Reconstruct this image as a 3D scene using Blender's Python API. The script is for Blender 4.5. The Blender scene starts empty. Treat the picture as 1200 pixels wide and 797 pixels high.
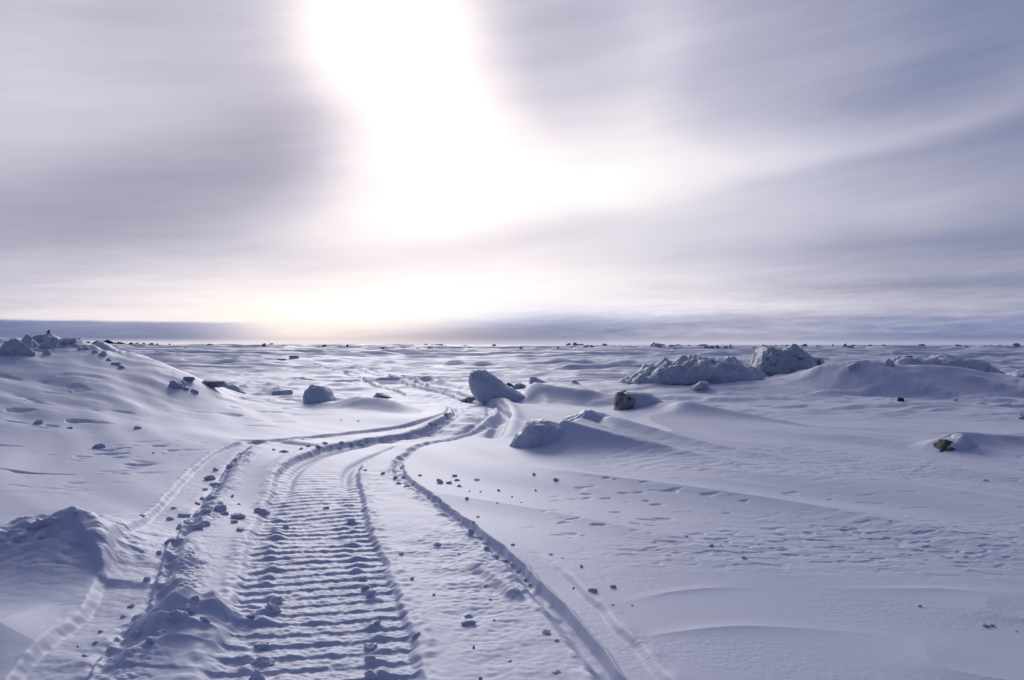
import bpy, math, random
import numpy as np

random.seed(7)
RNG = np.random.default_rng(11)
scene = bpy.context.scene
COL = scene.collection
H = 0.85            # eye height, metres: a crouching photographer
F = 933.0           # focal length in 1200-wide pixels (28 mm lens)
HZ = 404.0          # horizon row of the photograph

# ------------------------------------------------------------------ noise
def _hash(ix, iy, iz, seed):
    h = (ix.astype(np.uint32) * np.uint32(374761393) + iy.astype(np.uint32) * np.uint32(668265263)
         + iz.astype(np.uint32) * np.uint32(2147483647) + np.uint32((seed * 1274126177) & 0xffffffff))
    h = (h ^ (h >> np.uint32(13))) * np.uint32(1274126177)
    h = (h ^ (h >> np.uint32(15))) * np.uint32(2246822519)
    return h ^ (h >> np.uint32(16))

def noise2(x, y, seed=0):
    """gradient noise, about -1..1"""
    x = np.asarray(x, np.float32); y = np.asarray(y, np.float32)
    xf = np.floor(x); yf = np.floor(y)
    ix = xf.astype(np.int32); iy = yf.astype(np.int32)
    fx = x - xf; fy = y - yf
    u = fx * fx * fx * (fx * (fx * 6 - 15) + 10); v = fy * fy * fy * (fy * (fy * 6 - 15) + 10)
    z = np.zeros_like(ix)
    def g(dx, dy):
        a = _hash(ix + dx, iy + dy, z, seed).astype(np.float32) * np.float32(2 * math.pi / 4294967296.0)
        return np.cos(a) * (fx - dx) + np.sin(a) * (fy - dy)
    a = g(0, 0); b = g(1, 0); c = g(0, 1); d = g(1, 1)
    return (a + u * (b - a) + v * ((c + u * (d - c)) - (a + u * (b - a)))) * 1.5

def noise3(x, y, z, seed=0):
    x = np.asarray(x, np.float32); y = np.asarray(y, np.float32); z = np.asarray(z, np.float32)
    xf = np.floor(x); yf = np.floor(y); zf = np.floor(z)
    ix = xf.astype(np.int32); iy = yf.astype(np.int32); iz = zf.astype(np.int32)
    fx = x - xf; fy = y - yf; fz = z - zf
    s = lambda t: t * t * (3 - 2 * t)
    u, v, w = s(fx), s(fy), s(fz)
    def r(dx, dy, dz):
        return _hash(ix + dx, iy + dy, iz + dz, seed).astype(np.float32) / np.float32(2147483648.0) - 1
    def lx(dy, dz): a = r(0, dy, dz); return a + u * (r(1, dy, dz) - a)
    def ly(dz): a = lx(0, dz); return a + v * (lx(1, dz) - a)
    a = ly(0)
    return a + w * (ly(1) - a)

def fbm3(p, scale, seed, octv=4, gain=.5):
    out = 0; amp = 1
    for o in range(octv):
        k = scale * 2 ** o
        out = out + amp * noise3(p[:, 0] * k, p[:, 1] * k, p[:, 2] * k, seed + o)
        amp *= gain
    return out

def sstep(a, b, t):
    t = np.clip((t - a) / (b - a), 0, 1)
    return t * t * (3 - 2 * t)

# ------------------------------------------------------------------ plan geometry
def P(u, v, d):
    """the point at depth d behind photo pixel u, v"""
    return np.array([(u - 600) / F * d, d, H - (v - HZ) / F * d])

def flat(u, v):
    d = H * F / (v - HZ)
    return ((u - 600) / F * d, d)

def smooth_poly(pts, step=.06):
    """Catmull-Rom through the points, resampled"""
    p = np.array(pts, float)
    q = np.vstack([2 * p[0] - p[1], p, 2 * p[-1] - p[-2]])
    out = []
    for i in range(1, len(q) - 2):
        n = max(4, int(np.linalg.norm(q[i + 1] - q[i]) / step))
        t = np.linspace(0, 1, n, endpoint=False)[:, None]
        a, b, c, d = q[i - 1], q[i], q[i + 1], q[i + 2]
        out.append(.5 * ((2 * b) + (c - a) * t + (2 * a - 5 * b + 4 * c - d) * t ** 2 + (3 * b - a - 3 * c + d) * t ** 3))
    return np.vstack(out + [p[-1:]])

def poly_dist(x, y, poly, reach):
    """signed lateral distance (positive to the right of travel) and arc length; far points get a large distance"""
    n = x.shape[0]
    lat = np.full(n, 99., np.float32); s = np.zeros(n, np.float32)
    lo = poly.min(0) - reach; hi = poly.max(0) + reach
    idx = np.nonzero((x > lo[0]) & (x < hi[0]) & (y > lo[1]) & (y < hi[1]))[0]
    if idx.size == 0: return lat, s
    seg = np.diff(poly, axis=0); L = np.linalg.norm(seg, axis=1); cum = np.concatenate([[0], np.cumsum(L)])
    for ch in np.array_split(idx, max(1, idx.size // 300000)):
        px = x[ch].astype(np.float32); py = y[ch].astype(np.float32)
        best = np.full(ch.size, 1e9, np.float32); bl = np.full(ch.size, 99., np.float32); bs = np.zeros(ch.size, np.float32)
        for i in range(len(seg)):
            ax, ay = poly[i]; tx, ty = seg[i] / L[i]
            rx = px - np.float32(ax); ry = py - np.float32(ay)
            t = rx * np.float32(tx) + ry * np.float32(ty)
            tt = np.clip(t, 0, L[i]) if 0 < i < len(seg) - 1 else (np.minimum(t, L[i]) if i == 0 else np.maximum(t, 0))
            cx = rx - tt * np.float32(tx); cy = ry - tt * np.float32(ty)
            dd = cx * cx + cy * cy
            m = dd < best
            best[m] = dd[m]
            side = rx * np.float32(ty) - ry * np.float32(tx)
            bl[m] = (np.sqrt(dd) * np.sign(side))[m]
            bs[m] = (cum[i] + tt)[m]
        lat[ch] = bl; s[ch] = bs
    return lat, s

BELT = smooth_poly([(-.34, .9), (-.505, 2.02), (-.68, 2.78), (-.90, 3.6), (-1.10, 4.48), (-1.30, 5.55), (-1.19, 6.6), (-.93, 7.3),
                    (-.62, 8.1), (-.44, 9.2), (-.62, 11.0), (-1.25, 13.2), (-2.2, 16.2), (-3.9, 22.), (-7.2, 31)], .09)
LRUT = smooth_poly([(-.86, .9), (-1.19, 2.10), (-1.30, 2.63), (-1.53, 3.32), (-1.83, 4.45), (-2.10, 5.55), (-2.22, 6.5), (-1.95, 7.1),
                    (-1.70, 7.55), (-1.42, 8.05), (-.95, 8.5), (-.72, 9.4), (-.95, 11.2), (-1.7, 13.4), (-2.7, 16.2), (-4.5, 22.), (-7.9, 31)], .09)
RRUT = smooth_poly([(.49, .9), (.262, 2.03), (.055, 2.97), (-.285, 3.98), (-.48, 4.5), (-.73, 5.25), (-.80, 5.9), (-.68, 6.8), (-.45, 7.5),
                    (-.18, 8.3), (-.06, 9.2), (-.3, 11.0), (-.85, 13.2), (-1.7, 16.2), (-3.3, 22.), (-6.6, 31)], .09)
SIDE = smooth_poly([(-2.45, 6.72), (-2.1, 6.78), (-1.75, 6.55), (-1.5, 6.3)], .09)   # a second, shallower run joining the left rut
ARC = smooth_poly([flat(576, 511), flat(586, 501), flat(591, 491), flat(589, 483), flat(580, 476)], .1)
OLD = smooth_poly([(-5.4, 19.), (-4.0, 18.5), (-2.4, 19.5), (-1.5, 17.), (-.9, 15.), (-.15, 12.6), (.25, 10.7)], .3)

HILL = np.array([  # crest of the drifted bank on the left: x, depth, height
    (-30, 15., 1.0), (-14, 13.5, .99), (-8.1, 12.6, .93), (-6.95, 12., .95), (-6.0, 11.6, .83), (-5.0, 11.0, .60), (-4.3, 10.6, .39),
    (-3.7, 10.1, .15), (-3.0, 9.5, .05), (-2.2, 9.0, .012), (-1.2, 8.6, 0), (0, 8.4, 0)])
WX, WY = .58, -.81      # the way the wind blew the drifts

def tail(x, y, x0, y0, length, width, height, wx=WX, wy=WY, sharp=1.3):
    a = (x - x0) * wx + (y - y0) * wy
    b = -(x - x0) * wy + (y - y0) * wx
    t = np.clip(a / length, -.3, 1.2)
    w = width * (1 - .6 * np.clip(t, 0, 1))
    up = sstep(-.18, .06, t) * np.clip(1 - t, 0, 1) ** 1.25
    return height * up * np.exp(-np.abs(b / w) ** sharp)

def ridge(x, y, pts, front, back, power=1.6, linear=0):
    """a drift with a crest line (x, y, z); front = towards the camera"""
    pts = np.array(pts, float)
    yc = np.interp(x, pts[:, 0], pts[:, 1]); zc = np.interp(x, pts[:, 0], pts[:, 2])
    m = sstep(pts[0, 0] - .3, pts[0, 0], x) * (1 - sstep(pts[-1, 0], pts[-1, 0] + .3, x))
    dy = y - yc
    a = np.where(dy < 0, np.clip(1 + dy / front, 0, 1), np.clip(1 - dy / back, 0, 1))
    a = a if linear else a ** power * .4 + .6 * a * a * (3 - 2 * a)
    return zc * a * m

def bank(x, y):
    yc = np.interp(x, HILL[:, 0], HILL[:, 1]); zc = np.interp(x, HILL[:, 0], HILL[:, 2])
    yc = yc + .22 * noise2(x * .8, x * 0 + 3.1, 5)
    dy = y - yc
    lf = np.interp(x, [-30, -7, -3, 0], [9.5, 7.2, 3.5, 2.])
    fr = np.clip(1 + dy / lf, 0, 1)
    fr = .55 * fr ** 1.5 + .45 * fr * fr * (3 - 2 * fr)
    bk = 1 - sstep(.05, 2.6, dy) * np.interp(x, [-30, -9, -6], [.75, .9, 1.])
    return zc * np.where(dy < 0, fr, bk)

def height(x, y, res=None, masks=None):
    x = np.asarray(x, np.float64).ravel(); y = np.asarray(y, np.float64).ravel()
    r = np.hypot(x, y)
    if res is None: res = np.full(x.shape, .004)
    fade = lambda wl: np.clip(wl / (2.2 * res) - .6, 0, 1)          # drop wavelengths the grid cannot carry
    z = np.zeros_like(x)
    # ---- wide undulations
    z += .022 * noise2(x * .22, y * .16, 1) * sstep(2, 12, r)
    z += .30 * noise2(x * .011, y * .03, 2) * sstep(25, 140, r)
    z -= .10 * sstep(60, 400, r)
    # ---- wind-packed ridges along the wind: long, low, soft on one side
    a = x * WX + y * WY; b = -x * WY + y * WX
    bw = b + .35 * noise2(a * .35, b * .5, 3)
    n1 = noise2(a * .22, bw * 1.1, 4)
    z += (.040 * n1 + .020 * np.clip(n1, 0, 1)) * fade(.9) * sstep(2.2, 6, r)
    z += .052 * (1 - np.abs(noise2(a * .16 + 2, bw * .62, 14))) ** 4 * fade(.9) * sstep(2.5, 5, r) * sstep(-1., .5, x)
    n2 = noise2(a * .55 + 7, bw * 2.9, 6)
    z += .0140 * n2 * fade(.35) * (.25 + .75 * sstep(2.5, 6, r))
    z += .0075 * (1 - np.abs(noise2(a * .7 + 1, bw * 5.2, 16))) ** 2 * fade(.19) * sstep(2.6, 5, r) * sstep(.2, 1.2, x - .08 * y) * sstep(-.35, .3, noise2(x * .5, y * .4, 17))
    n3 = noise2(a * 1.6 + 3, bw * 8.5, 8)
    z += .0006 * n3 * fade(.12) * (.3 + .7 * sstep(-.2, .3, noise2(x * .8, y * .8, 9)))
    # fine wavy crests across the wind on the right foreground
    cr = 1 - np.abs(noise2(x * .75 + .5 * noise2(x * 1.3, y * 1.6, 12), y * 2.5 - x * .35 + .5 * noise2(x * .9, y * .9, 13), 10))
    reg = sstep(.25, .7, x) * (1 - sstep(2.6, 3.3, y)) + .3 * sstep(0, 2, x) * sstep(4, 6, y) * (1 - sstep(14, 20, y))
    z += .009 * cr ** 5 * reg * fade(.2) * sstep(-.45, .35, noise2(x * 1.6 + 3, y * 2.2, 15))
    # scalloped, wind-eaten crust: little scarps facing the camera
    def scarps(kx, ky, amp, th, seed, region):
        n = noise2(x * kx + .4 * noise2(x * kx, y * ky, seed + 1), y * ky, seed) + .45 * noise2(x * kx * 2.3, y * ky * 2.3, seed + 2)
        return -amp * sstep(th, th + .28, n) * region * fade(.7 / ky)
    pl = noise2(x * .45 + 5, y * .4, 20)
    right = sstep(-.1, .5, x - .1 * (y - 4)) * sstep(2.9, 3.5, y + .12 * x) * (1 - sstep(8.5, 13, y))
    z += scarps(9.5, 17.0, .0050, .22, 21, right * sstep(-.30, .15, pl))
    z += scarps(6.0, 12.0, .0055, .46, 25, right * sstep(.1, .4, -pl))
    z += right * (.0045 * noise2(x * 6 + y, y * 15, 27) + .003 * np.abs(noise2(x * 14, y * 26, 28))) * sstep(-.35, .2, pl) * fade(.06)
    left = (1 - sstep(-2.9, -2.2, x + .0 * y)) * sstep(4.3, 5.5, y) * (1 - sstep(10, 12, y))
    z += scarps(1.7, 4.6, .026, .36, 31, left * sstep(-.4, .2, noise2(x * .5, y * .5, 32)))
    z += scarps(3.6, 9., .014, .30, 131, left * sstep(-.2, .3, noise2(x * .6 + 4, y * .6, 33)))
    def crust(kx, ky, amp, th, seed, region):
        w_ = .5 * noise2(x * kx * .7, y * ky * .7, seed + 1)
        n = noise2(x * kx + w_, y * ky + w_, seed) + .6 * noise2(x * kx * 2.6, y * ky * 2.6, seed + 2)
        return amp * (sstep(th, th + .30, n) + .5 * np.clip(n, 0, 1)) * region * fade(.8 / ky)
    hb0 = 1 - np.clip(bank(x, y) * 4, 0, 1)
    open_ = hb0 - .75 * hb0 * np.exp(-((x - .5 + .10 * y) / 2.2) ** 2) * (1 - sstep(14, 20, y))
    z += crust(1.3, 2.6, .040, .40, 35, sstep(9.5, 12, r) * (1 - sstep(26, 40, r)) * open_ * (.35 + .65 * sstep(2., -1., x)))
    z += crust(.24, .95, .07, .28, 38, sstep(17, 26, r) * (1 - sstep(70, 120, r)))
    z += crust(.10, .40, .24, .16, 141, sstep(34, 60, r))
    z += crust(.05, .18, .42, .2, 147, sstep(70, 120, r))
    z += crust(.30, 1.7, .050, .24, 151, sstep(12, 17, r) * (1 - sstep(32, 48, r)) * open_)
    z += crust(.16, 1.0, .075, .2, 155, sstep(22, 32, r) * (1 - sstep(60, 90, r)))
    z += crust(.7, 3.4, .026, .22, 161, sstep(9, 12, r) * (1 - sstep(20, 27, r)) * open_)
    z += .05 * np.clip(noise2(x * .13, y * .42, 41), 0, 1) * sstep(16, 40, r) * fade(2.)
    # ---- the bank on the left and its streaks
    hb = bank(x, y)
    z += hb
    ycr = np.interp(x, HILL[:, 0], HILL[:, 1])
    jag = np.exp(-((y - ycr - .1) / .55) ** 2) * sstep(-5.2, -5.9, x)
    z += jag * (.13 * np.abs(noise2(x * 1.9, y * 1.6, 46)) + .07 * noise2(x * 4.5, y * 4, 47) + .03 * noise2(x * 11, y * 9, 48) - .03)
    z += .004 * noise2(x * 5, y * 9 + x * 2, 49) * np.clip(hb * 5, 0, 1) * fade(.11)
    z += .05 * noise2(x * .45 + .15 * y, y * 1.1 + x * .45, 44) * np.clip(hb * 3, 0, 1) * fade(.8)
    z += .022 * noise2(x * 1.1, y * 3.0 + x * 1.2, 45) * np.clip(hb * 4, 0, 1) * fade(.35)
    # ---- drifts behind the blocks
    z += ridge(x, y, [(4.95, 14.7, .05), (5.3, 14.4, .22), (5.6, 14.1, .40), (5.9, 13.8, .48), (6.2, 13.6, .50), (6.9, 13.4, .47), (7.6, 13.3, .38), (8.4, 13.2, .26), (9.6, 13., .05)], 1.12, 2.6, 1, 1)
    z += ridge(x, y, [(2.6, 15.0, .02), (3.4, 14.9, .06), (4.2, 14.8, .12), (4.9, 14.6, .17), (5.4, 14.3, .12), (6.0, 14.0, .02)], 1.7, 2, 1, 1)
    z += ridge(x, y, [(8.2, 12.6, .05), (8.6, 12.0, .16), (9.4, 11.6, .26), (12, 11.4, .3)], 1.2, 1.6)
    z += tail(x, y, .55, 6.95, 1.9, .26, .20) + tail(x, y, .86, 7.45, 2.3, .26, .17) + tail(x, y, .40, 6.72, 1.1, .17, .17, .75, -.66)
    z += tail(x, y, 1.75, 9.55, 2.8, .26, .13, .72, -.69) + tail(x, y, 2.0, 9.2, 1.6, .24, .08, .8, -.6)
    z += tail(x, y, 3.56, 6.50, 1.7, .18, .13, .95, -.31)
    z += tail(x, y, .30, 11.75, 2.0, .36, .16, .88, -.47)
    z += ridge(x, y, [(.1, 12.0, .02), (.5, 11.6, .10), (1.0, 11.5, .125), (1.4, 11.3, .09), (1.8, 11.1, .02)], .75, 1.2)
    z += ridge(x, y, [(-2.35, 10.6, .05), (-2.05, 10.5, .16), (-1.75, 10.35, .17), (-1.5, 10.1, .14), (-1.25, 9.85, .06), (-1.1, 9.7, .0)], .5, 1.4)
    z += tail(x, y, -2.55, 11.2, 1.5, .3, .12, .8, -.6)
    z += .115 * np.exp(-((x + .42) / .62) ** 2) * sstep(7.5, 9.4, y) * (1 - sstep(9.7, 14, y))
    # ---- near mounds, pushed and crusted snow
    rr = np.hypot((x + 1.76) / 1.0, (y - 3.2) / 1.1)
    rr = rr * (1 + .22 * noise2(x * 3.1, y * 3.1, 50))
    m1 = .162 * np.exp(-(rr / .225) ** 1.15)
    m1 = m1 + ridge(x, y, [(-3.2, 3.0, .07), (-2.5, 3.02, .06), (-2.2, 3.05, .055), (-2.0, 3.12, .06), (-1.85, 3.18, .03), (-1.7, 3.2, .0)], .30, .9)
    near = np.clip(m1 * 9, 0, 1)
    z += m1
    z += near * (.008 * noise2(x * 13, y * 17, 58) + .005 * np.abs(noise2(x * 30, y * 38, 59)) + .016 * noise2(x * 4, y * 6, 51) + .012 * np.abs(noise2(x * 9, y * 14, 52)) - .012 * sstep(.2, .5, noise2(x * 7, y * 15, 53)) + (.040 * np.abs(noise2(x * 7, y * 6, 57)) + .014 * noise2(x * 18, y * 18, 157)) * sstep(-1.70, -1.84, x) * sstep(2.75, 3.0, y))
    z += ridge(x, y, [(-1.78, 3.22, .0), (-1.6, 3.05, .05), (-1.45, 2.86, .02)], .06, .25) 
    rr = np.hypot((x + .985) / .9, (y - 2.42) / (np.where(y < 2.42, 1.7, .8)))
    m2 = .105 * np.exp(-(rr / .135) ** 1.3)
    z += m2
    m2n = np.clip(m2 * 18, 0, 1)
    z += m2n * (.022 * (1 - 2 * np.abs(noise2(x * 7, y * 7, 54))) + .012 * noise2(x * 16, y * 18, 55) - .016 * sstep(.15, .45, noise2(x * 9 + 4, y * 12, 56)))
    z += ridge(x, y, [(-1.75, 2.3, .02), (-1.5, 2.32, .045), (-1.3, 2.2, .02)], .3, .3)
    # ---- left rut: a flat ski print with a torn, lumpy edge on its right
    lat, s = poly_dist(x, y, LRUT, .7)
    lu = lat
    wv = .010 * noise2(x * 2.6, y * 2.6, 61) + .005 * noise2(x * 19, y * 19, 62)
    lat = lat + wv
    dep = np.interp(s, [0, 3, 5.5, 9, 12, 20, 30], [.030, .030, .026, .03, .045, .05, .03])
    flatw = np.interp(s, [0, 3, 4.8, 5.8, 7.5], [.075, .085, .10, .07, .06])
    inb = sstep(-flatw - .028, -flatw + .012, lat) * (1 - sstep(flatw, flatw + .02, lat))
    z -= dep * inb
    z += (.0012 * noise2(x * 35, y * 35, 63) + .0015 * noise2(x * 14, y * 14, 64)) * inb * fade(.06)
    gro = np.exp(-((lat - flatw - .035) / .033) ** 2) * (1 - sstep(7.2, 8.2, s))
    torn = .5 + .5 * noise2(x * 9, y * 9, 65) + .35 * noise2(x * 22, y * 22, 66)
    z -= .048 * gro * np.clip(torn + .05, 0, 1.1)
    rub = np.exp(-((lat - flatw - .10) / .075) ** 2) * (1 - sstep(6.2, 7.5, s)) * (.35 + .65 * sstep(-.2, .3, noise2(s * 1.7, s * 0, 67)))
    z += rub * (.026 * np.clip(noise2(x * 10, y * 8, 68), 0, 1) + .014 * np.abs(noise2(x * 20, y * 20, 69)) + .010 * np.abs(noise2(x * 44, y * 44, 169)))
    rub2 = np.exp(-((lat + flatw + .03) / .03) ** 2) * (1 - sstep(6.2, 7.5, s))
    z += rub2 * .006 * np.clip(noise2(x * 16, y * 12, 70) + .1, 0, 1)
    m_l = (np.abs(lu) < flatw + .05)
    # ---- right rut: a narrow sharp groove with a smooth print outside it
    lat, s = poly_dist(x, y, RRUT, .7)
    lw = lat + .010 * noise2(x * 6, y * 6, 71) + .004 * noise2(x * 13, y * 13, 72) * sstep(1.6, 2.2, s)
    on = 1 - sstep(6.2, 7.2, s)
    hw = np.interp(s, [0, 1.3, 2.2, 3.5, 5.5, 7, 9], [.026, .028, .03, .026, .035, .06, .08])
    g = sstep(-hw - .035, -hw * .3, lw) * (1 - sstep(hw * .5, hw * .5 + .014, lw))
    dg = np.interp(s, [0, 1.5, 2.2, 4, 5.5, 7, 9, 12, 20, 30], [.04, .04, .042, .030, .026, .03, .05, .05, .05, .03])
    z -= dg * g
    z += .016 * np.clip(noise2(x * 18, y * 14, 73), 0, 1) * g * (.25 + .75 * sstep(1.4, 2., s))
    pr = sstep(hw, hw + .02, lw) * (1 - sstep(.115, .15, lw)) * (1 - sstep(1.9, 2.5, s))
    z -= .016 * pr
    z += .005 * np.exp(-((lw - .155) / .03) ** 2) * (1 - sstep(1.8, 2.3, s)) * (.6 + .6 * noise2(s * 11, lw * 10, 74))
    rg = np.exp(-((lw + .05) / .035) ** 2) * on
    z += rg * .022 * np.clip(noise2(x * 13, y * 11, 75), 0, 1)
    # the slab scraped out beside the groove
    sla, sls = poly_dist(x, y, np.array([(-.16, 3.16), (-.115, 3.05), (-.03, 2.86), (.05, 2.66), (.085, 2.58)]), .2)
    sla = sla + .004 * noise2(x * 14, y * 14, 76)
    z += .024 * sstep(-.008, .008, sla) * (1 - sstep(.02, .075, sla)) * sstep(.02, .16, sls) * (1 - sstep(.48, .56, sls))
    z -= .012 * np.exp(-((sla + .03) / .03) ** 2) * sstep(.02, .16, sls) * (1 - sstep(.48, .60, sls))
    m_r = (lw > -hw - .03) & (lw < np.where(s < 2.3, .15, hw + .03))
    # ---- trampled strip between belt and right groove
    blat, bs = poly_dist(x, y, BELT, 1.0)
    between = sstep(.27, .36, blat) * (1 - sstep(-.06, -.02, lw)) * (1 - sstep(4.4, 5.3, bs))
    between = between * (lw < 5) * (.25 + .75 * sstep(-.3, .3, noise2(x * 1.3, y * .9, 77)) * sstep(-.5, -.25, lw - .1 * (3 - y)))
    z += between * (.007 * noise2(x * 7, y * 9, 78) + .0045 * np.abs(noise2(x * 19, y * 25, 79)) + .002 * noise2(x * 38, y * 42, 80))
    # ---- belt print: pressed trench, lug ribs, two rows of lumps
    wob = .012 * noise2(x * 9, y * 9, 81) + .008 * noise2(x * 24, y * 24, 82)
    hw = np.interp(bs, [0, 1, 3, 5, 7, 9, 11, 15, 25], [.275, .272, .262, .255, .24, .26, .34, .30, .3])
    lb = blat + wob * np.sign(blat)
    inside = sstep(-hw - .018, -hw + .026, lb) * (1 - sstep(hw - .022, hw + .010, lb))
    dep = np.interp(bs, [0, 2, 3.6, 4.8, 6.5, 8, 10, 13, 18, 30], [.020, .022, .026, .032, .042, .045, .07, .07, .05, .02])
    z -= dep * inside
    q = blat / hw
    zig = .006 * np.abs(q) + .006 * noise2(q * 1.2, bs * .8, 83) + .0035 * noise2(q * 8, bs * 9, 84)
    ph = (bs + zig) / .088
    row = np.floor(ph); p = ph - row
    rh = _hash(row.astype(np.int32), row.astype(np.int32) * 0, row.astype(np.int32) * 0, 5).astype(np.float64) / 4294967296.0
    saw = np.where(p < .17, sstep(0, .17, p), np.where(p < .62, 1 - .3 * (p - .17) / .45, .7 * (1 - sstep(.62, 1., p))))
    amp = (.0060 + .0035 * rh) * (.85 + .4 * noise2(q * 3.1 + row * 3.7, row * 1.9, 85)) * (1 - .6 * sstep(.25, .55, noise2(x * 5, y * 5, 185))) 
    amp = amp * np.interp(bs, [0, 3, 4, 5.2, 6.5, 9], [1.15, 1.0, .75, .55, .2, .08])
    lug = amp * saw * fade(.05)
    z += lug * inside
    lane = np.exp(-((np.abs(q) - .62) / .14) ** 2)
    lump = np.clip(noise2(q * 4 + 9, row * 7.3, 86) + .35, 0, 1.2)
    z += lane * lump * .017 * np.where(p < .5, sstep(0, .22, p), 1 - sstep(.45, .95, p)) * inside * (1 - sstep(2.6, 4.0, bs)) * fade(.05)
    z += inside * (.0022 * noise2(x * 60, y * 60, 87) + .003 * noise2(x * 26, y * 26, 88) + .004 * np.clip(noise2(x * 17, y * 17, 188) - .2, 0, 1)) * fade(.03)
    z += inside * sstep(5.6, 7.4, bs) * (1 - sstep(12, 16, bs)) * (.022 * noise2(x * 4.5, y * 4.5, 285) + .012 * np.abs(noise2(x * 9, y * 9, 286)))
    # two deeper lanes in the far half of the print
    z -= inside * .022 * np.exp(-((np.abs(q) - .66) / .12) ** 2) * sstep(3.4, 4.6, bs) * (1 - sstep(9, 11, bs))
    z += .016 * np.exp(-((lb + hw + .06) / .06) ** 2) * sstep(3.8, 5, bs) * (1 - sstep(9, 12, bs))
    z += .009 * np.exp(-((np.abs(lb) - hw - .035) / .03) ** 2) * (1 - sstep(4.5, 5.5, bs)) * np.clip(.4 + .7 * noise2(x * 5, y * 5, 89) + .6 * noise2(x * 23, y * 23, 189), 0, 1.3)
    m_b = np.abs(blat) < hw + .012
    # ---- other old tracks
    for pl_, w_, d_, sd in ((SIDE, .06, .018, 91), (ARC, .07, .045, 92), (OLD, .22, .07, 93)):
        la, ss = poly_dist(x, y, pl_, 1.2)
        end = float(np.linalg.norm(np.diff(pl_, axis=0), axis=1).sum())
        e = sstep(0, .25, ss) * (1 - sstep(end - .25, end, ss))
        z -= d_ * e * sstep(-w_ - .03, -w_ * .4, la) * (1 - sstep(w_ * .4, w_ + .03, la))
        z += .3 * d_ * e * np.exp(-((np.abs(la) - w_ - .07) / .06) ** 2)
    # ---- grain of the crust
    z += (.0005 * noise2(x * 28, y * 34, 95) * fade(.035) + .0006 * noise2(x * 70, y * 70, 96) * fade(.016)) * (.25 + .75 * sstep(-.1, .4, noise2(x * 1.7, y * 1.7, 97)))
    if masks is not None:
        lim = (y > .5) & (y < 30)
        masks['track'] = m_b & lim
        masks['lrut'] = m_l & lim & ~m_b & (np.abs(x) < 12)
        masks['rrut'] = m_r & lim & ~m_b
        masks['m1'] = (m1 > .035) & (x > -3.4) & ~masks['lrut']
        masks['m2'] = (m2 > .014) & ~masks['track'] & ~masks['lrut']
    return z

def ground_at(uv):
    """first hit of the photo ray through u, v with the snow"""
    uv = np.array(uv, float).reshape(-1, 2)
    ds = np.geomspace(1.6, 400, 700)
    out = np.zeros((len(uv), 3))
    X = (uv[:, :1] - 600) / F * ds[None]; Y = np.repeat(ds[None], len(uv), 0)
    Zr = H - (uv[:, 1:] - HZ) / F * ds[None]
    Z = height(X.ravel(), Y.ravel()).reshape(X.shape)
    hit = Zr <= Z
    k = np.where(hit.any(1), hit.argmax(1), len(ds) - 1)
    for i in range(len(uv)):
        out[i] = (X[i, k[i]], Y[i, k[i]], Z[i, k[i]])
    return out

# ------------------------------------------------------------------ materials
def nodes(mat):
    mat.use_nodes = True
    return mat.node_tree.nodes, mat.node_tree.links

def noise_node(N, L, vec, scale, detail=4, rough=.55):
    n = N.new('ShaderNodeTexNoise'); n.inputs['Scale'].default_value = scale
    n.inputs['Detail'].default_value = detail; n.inputs['Roughness'].default_value = rough
    L.new(vec, n.inputs['Vector']); return n

def snow_material(name, c0, c1, grain, rough=.62, spec=.38, coord='Position', dirt=None, dirt_scale=5., dirt_lo=.58, sub=0):
    m = bpy.data.materials.new(name); N, L = nodes(m)
    b = N['Principled BSDF']; b.inputs['Roughness'].default_value = rough; b.inputs['Specular IOR Level'].default_value = spec
    if coord == 'Position':
        vec = N.new('ShaderNodeNewGeometry').outputs['Position']
    else:
        vec = N.new('ShaderNodeTexCoord').outputs['Object']
    n = noise_node(N, L, vec, 1.3, 5, .6)
    r = N.new('ShaderNodeValToRGB'); r.color_ramp.elements[0].position = .3; r.color_ramp.elements[1].position = .7
    r.color_ramp.elements[0].color = (*c0, 1); r.color_ramp.elements[1].color = (*c1, 1)
    L.new(n.outputs['Fac'], r.inputs['Fac'])
    col = r.outputs['Color']
    if dirt:
        dn = noise_node(N, L, vec, dirt_scale, 6, .65)
        dr = N.new('ShaderNodeMapRange'); dr.inputs['From Min'].default_value = dirt_lo; dr.inputs['From Max'].default_value = dirt_lo + .12
        L.new(dn.outputs['Fac'], dr.inputs['Value'])
        mx = N.new('ShaderNodeMix'); mx.data_type = 'RGBA'
        L.new(dr.outputs['Result'], mx.inputs['Factor']); L.new(col, mx.inputs[6]); mx.inputs[7].default_value = (*dirt, 1)
        col = mx.outputs[2]
    L.new(col, b.inputs['Base Color'])
    prev = None
    for sc, st, dist in grain:
        g = noise_node(N, L, vec, sc, 3, .6)
        bp = N.new('ShaderNodeBump'); bp.inputs['Strength'].default_value = st; bp.inputs['Distance'].default_value = dist
        L.new(g.outputs['Fac'], bp.inputs['Height'])
        if prev is not None: L.new(prev, bp.inputs['Normal'])
        prev = bp.outputs['Normal']
    if prev is not None: L.new(prev, b.inputs['Normal'])
    return m

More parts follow.
